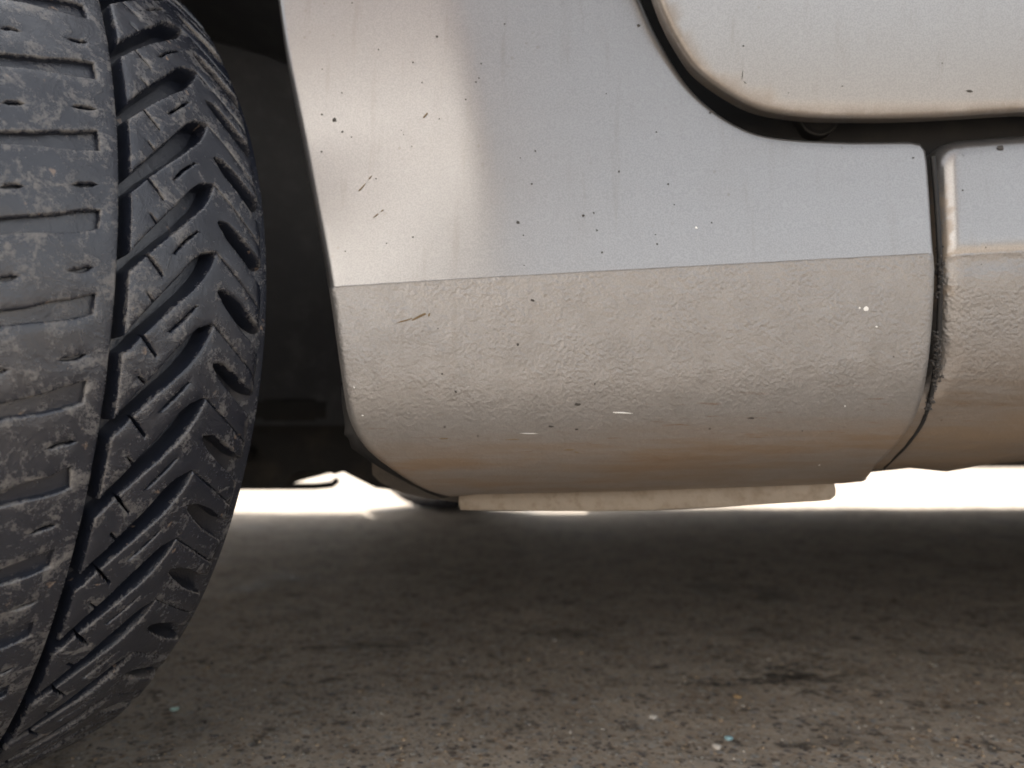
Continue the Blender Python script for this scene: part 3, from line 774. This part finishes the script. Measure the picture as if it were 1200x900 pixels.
ICO = [(0, 0, 1), (.894, 0, .447), (.276, .851, .447), (-.724, .526, .447), (-.724, -.526, .447), (.276, -.851, .447), (.724, .526, -.447), (-.276, .851, -.447), (-.894, 0, -.447), (-.276, -.851, -.447), (.724, -.526, -.447), (0, 0, -1)]
ICF = [(0, 1, 2), (0, 2, 3), (0, 3, 4), (0, 4, 5), (0, 5, 1), (1, 6, 2), (2, 7, 3), (3, 8, 4), (4, 9, 5), (5, 10, 1), (2, 6, 7), (3, 7, 8), (4, 8, 9), (5, 9, 10), (1, 10, 6)]
# ------------------------------------------------------------------ marks on the paint
def blob(g, px, py, r, V, Fc, stretch=1.0, ang=0.0, off=.00025):
    cx, cz = on_surf(px, py, g); s = CAM_D / F_PX; b = len(V); k = 9
    V.append((cx, g(cx, cz) - off - .0003, cz))
    for i in range(k):
        a = 2 * pi * i / k; q = r * s * .88 * random.uniform(.6, 1.25)
        dx, dz = q * stretch * cos(a), q * sin(a)
        x, z = cx + dx * cos(ang) - dz * sin(ang), cz + dx * sin(ang) + dz * cos(ang)
        V.append((x, g(x, z) - off, z))
    for i in range(k): Fc.append((b, b + 1 + (i + 1) % k, b + 1 + i))
def marks(name, items, g, material, parent):
    V, Fc = [], []
    for it in items: blob(g, it[0], it[1], it[2], V, Fc, *(it[3:]))
    me = mesh(name, V, Fc, material); fix_normals(me); obj(name, me, parent, kind='stuff')
Z = lambda l: [(320 + x / 2.727, y / 2.727, r) for x, y, r in l]
chips = Z([(196, 384, 3.2), (221, 422, 1.8), (251, 438, 1.5), (523, 117, 1.9), (476, 264, 1.4), (447, 199, 1.2), (783, 711, 2.6), (991, 690, 1.9), (1025, 680, 1.2), (1051, 806, 1.6), (827, 588, 1.4), (838, 483, 1.3), (1106, 548, 1.5), (1035, 736, 1.4), (740, 77, 1.4), (1168, 82, 2.4), (648, 262, 1.5), (658, 250, 1.3), (665, 204, 1.2), (616, 318, 1.2), (157, 222, 1.0), (155, 485, 1.4), (447, 758, 1.3), (231, 803, 1.2), (363, 778, 1.1), (329, 571, 1.1), (220, 297, 1.2), (156, 366, 1.6), (410, 417, .9), (417, 431, 1.0), (443, 468, .9), (800, 752, 1.0), (802, 848, 1.0), (1064, 300, 1.0), (790, 505, .9), (253, 10, 1.4), (337, 158, 1.2), (531, 380, 1.0)])
chips += [(832, 132, 1.6), (769, 155, 1.2), (783, 216, 1.4), (790, 240, 1.1), (770, 286, 1.3), (768, 275, 1.0), (834, 261, 1.2), (534, 459, 1.8), (624, 352, 2.0, 1.5), (607, 404, 1.9), (697, 450, 1.5), (677, 474, 2.2, 1.8), (513, 385, 1.1), (518, 438, 1.2), (1047, 418, 1.0), (940, 505, 1.1), (1070, 185, 1.5), (646, 500, 1.6, 2.2), (676, 503, 1.3, 2), (880, 490, 1.6, 3)]
marks('stone_chip_marks', chips, g_fender, M_CHIP, fender)
marks('pale_scratches', [(728, 483.5, 1.0, 14, -.05), (816, 267, 1.6, 1.2), (1014, 362, 3.0, 1.3), (1007, 361, 1.4), (1027, 383, 1.5), (415, 454, 1.2), (425, 487, 1.4), (620, 508, .6, 20, 0), (990, 476, 1.0), (960, 545, 1.2)], g_fender, M_WHITE, fender)
marks('straw_marks', [(474, 376, 1.4, 8, .25), (492, 371, 1.7, 6, .45), (503, 369, 1.5, 2.2, 1.2), (424, 220, .9, 10, .85), (434, 208, .8, 6, .85), (440, 253, .9, 5, .7), (448, 247, .8, 4, .6), (498, 136, 1.1, 5, .85), (520, 514, .8, 9, .05), (600, 515, .7, 14, .02), (668, 527, .9, 9, .03), (676, 530, .8, 6, -.1)], g_fender, M_STRAW, fender)
marks('stone_chip_marks', [(871, 54, 1.2), (987, 101, 1.1), (1136, 107, 1.6, 3), (1104, 74, 1.0), (870, 88, .5, 12, 1.5), (873, 97, .6, 5, -.7), (924, 109, .8)], g_door, M_CHIP, door)
marks('stone_chip_marks', [(1172, 173, 4.6), (1128, 223, 1.2), (1155, 290, 1.0), (1150, 310, .9)], g_sill, M_CHIP, sill)

V, Fc = [], []
rg = random.Random(21)
for _ in range(150):                                   # grit and black grime packed into the joint
    py = rg.choice((rg.uniform(285, 350), rg.uniform(385, 480), rg.uniform(395, 455))); px = 1100.5 - max(0, py - 430) ** 2 * .0042 + rg.gauss(0, 1.6)
    x, z = on_surf(px, py, lambda a, b: .008); r = rg.uniform(.0004, .0015); b = len(V); y = rg.uniform(.006, .014)
    for p in ICO:
        k = rg.uniform(.6, 1.3); V.append((x + p[0] * r * k * .8, y + p[1] * r * k, z + p[2] * r * k))
    for f in ICF: Fc.append(tuple(b + i for i in f))
me = mesh('seam_grime', V, Fc, M_CHIP); obj('seam_grime', me, sill, kind='stuff')
jp = catmull([(1093, 184), (1097, 230), (1101, 300), (1101, 360), (1097, 425), (1090, 466), (1080, 496), (1063, 521), (1049, 536), (1036, 549)], 6)
path = []
for q in jp:
    x, z = on_surf(q[0] + .5, q[1], g_sill); path.append((x, g_sill(x, z) + .0004, z))
obj('joint_shade_line', tube('joint_shade_line', path, [.0016 - .0010 * max(0, i / len(path) - .55) / .45 for i in range(len(path))], M_GAP, 8), car)  # black tube added to draw the shaded gap line along the joint
rows = [[(x, .042, z) for x in (.18, .25, .32)] for z in (.275, .30, .33, .41)]
obj('joint_shade_backing', grid_mesh('joint_shade_backing', rows, M_GAP), car)  # black sheet added behind the joint so the gap reads as shade

# ------------------------------------------------------------------ loose bits on the ground
def pebble_mesh(name, r, material, seed, flat=.6):
    bm = bmesh.new(); bmesh.ops.create_icosphere(bm, subdivisions=2, radius=r); rr = random.Random(seed)
    o = Vector((rr.uniform(0, 9), rr.uniform(0, 9), 0))
    for v in bm.verts:
        k = 1 + .45 * MN.noise(v.co / r * .9 + o); v.co = Vector((v.co.x * k * 1.25, v.co.y * k, v.co.z * k * flat))
    me = bpy.data.meshes.new(name); bm.to_mesh(me); bm.free(); me.polygons.foreach_set('use_smooth', [True] * len(me.polygons)); me.materials.append(material); return me
def on_ground(px, py):
    d = ray(px, py); t = CAM_H / -d.z
    return d.x * t, -CAM_D + d.y * t
def bit(name, px, py, r, material, label, cat, seed, flat=.6):
    x, y = on_ground(px, py); o = obj(name, pebble_mesh(name, r, material, seed, flat), label=label, category=cat)
    o.location = (x, y, ground_z(x, y) + r * flat * .55)
M_GREEN = simple('pale_green_glass', (.42, .60, .52), .3); M_BLUE = simple('pale_blue_glass', (.35, .55, .60), .25); M_PALE = simple('pale_stone', (.62, .57, .50), .8); M_OCHRE = simple('ochre_stone', (.42, .28, .14), .8)
bit('glass_shard', 205, 829, .0030, M_GREEN, 'tiny pale green shard on the concrete beside the tyre', 'shard', 1, .5)
bit('glass_shard', 854, 864, .0028, M_BLUE, 'tiny pale blue shard on the concrete at the lower edge right of centre', 'shard', 2)
bit('pebble', 840, 873, .0032, M_PALE, 'small off-white pebble just left of the pale blue shard', 'pebble', 3)
bit('pebble', 864, 816, .0036, M_OCHRE, 'small flat ochre pebble lying above the pale blue shard', 'pebble', 4, .35)
bit('pebble', 765, 838, .0032, M_PALE, 'small beige pebble on the concrete below the middle of the flange', 'pebble', 5, .5)
# grit: far too many grains to count
rnd = random.Random(11); V = []; Fc = []; mi = []
for _ in range(7000):
    y = .05 + 1.3 * rnd.random() ** 2.0; x = rnd.uniform(-.62, .68) * (y + .44) * 1.25
    r = rnd.uniform(.0006, .0017) * (1.6 if rnd.random() < .06 else 1); b = len(V); a = rnd.uniform(0, 6.28); fl_ = rnd.uniform(.3, .7)
    z0 = ground_z(x, y) + r * fl_ * .25
    for p in ICO:
        k = rnd.uniform(.75, 1.25); px2, py2 = p[0] * k * 1.3, p[1] * k
        V.append((x + r * (px2 * cos(a) - py2 * sin(a)), y + r * (px2 * sin(a) + py2 * cos(a)), z0 + r * fl_ * p[2]))
    m_ = rnd.choice((0, 0, 0, 1, 1, 1, 2, 2, 3))
    for f in ICF: Fc.append(tuple(b + i for i in f)); mi.append(m_)
me = mesh('grit', V, Fc); 
for m_ in (simple('grit_grey', (.26, .24, .21), .9), simple('grit_dark', (.08, .07, .065), .9), simple('grit_tan', (.36, .27, .18), .9), simple('grit_pale', (.40, .36, .31), .9)): me.materials.append(m_)
me.polygons.foreach_set('material_index', mi)
obj('grit', me, kind='stuff', label='fine loose grit scattered over the concrete')
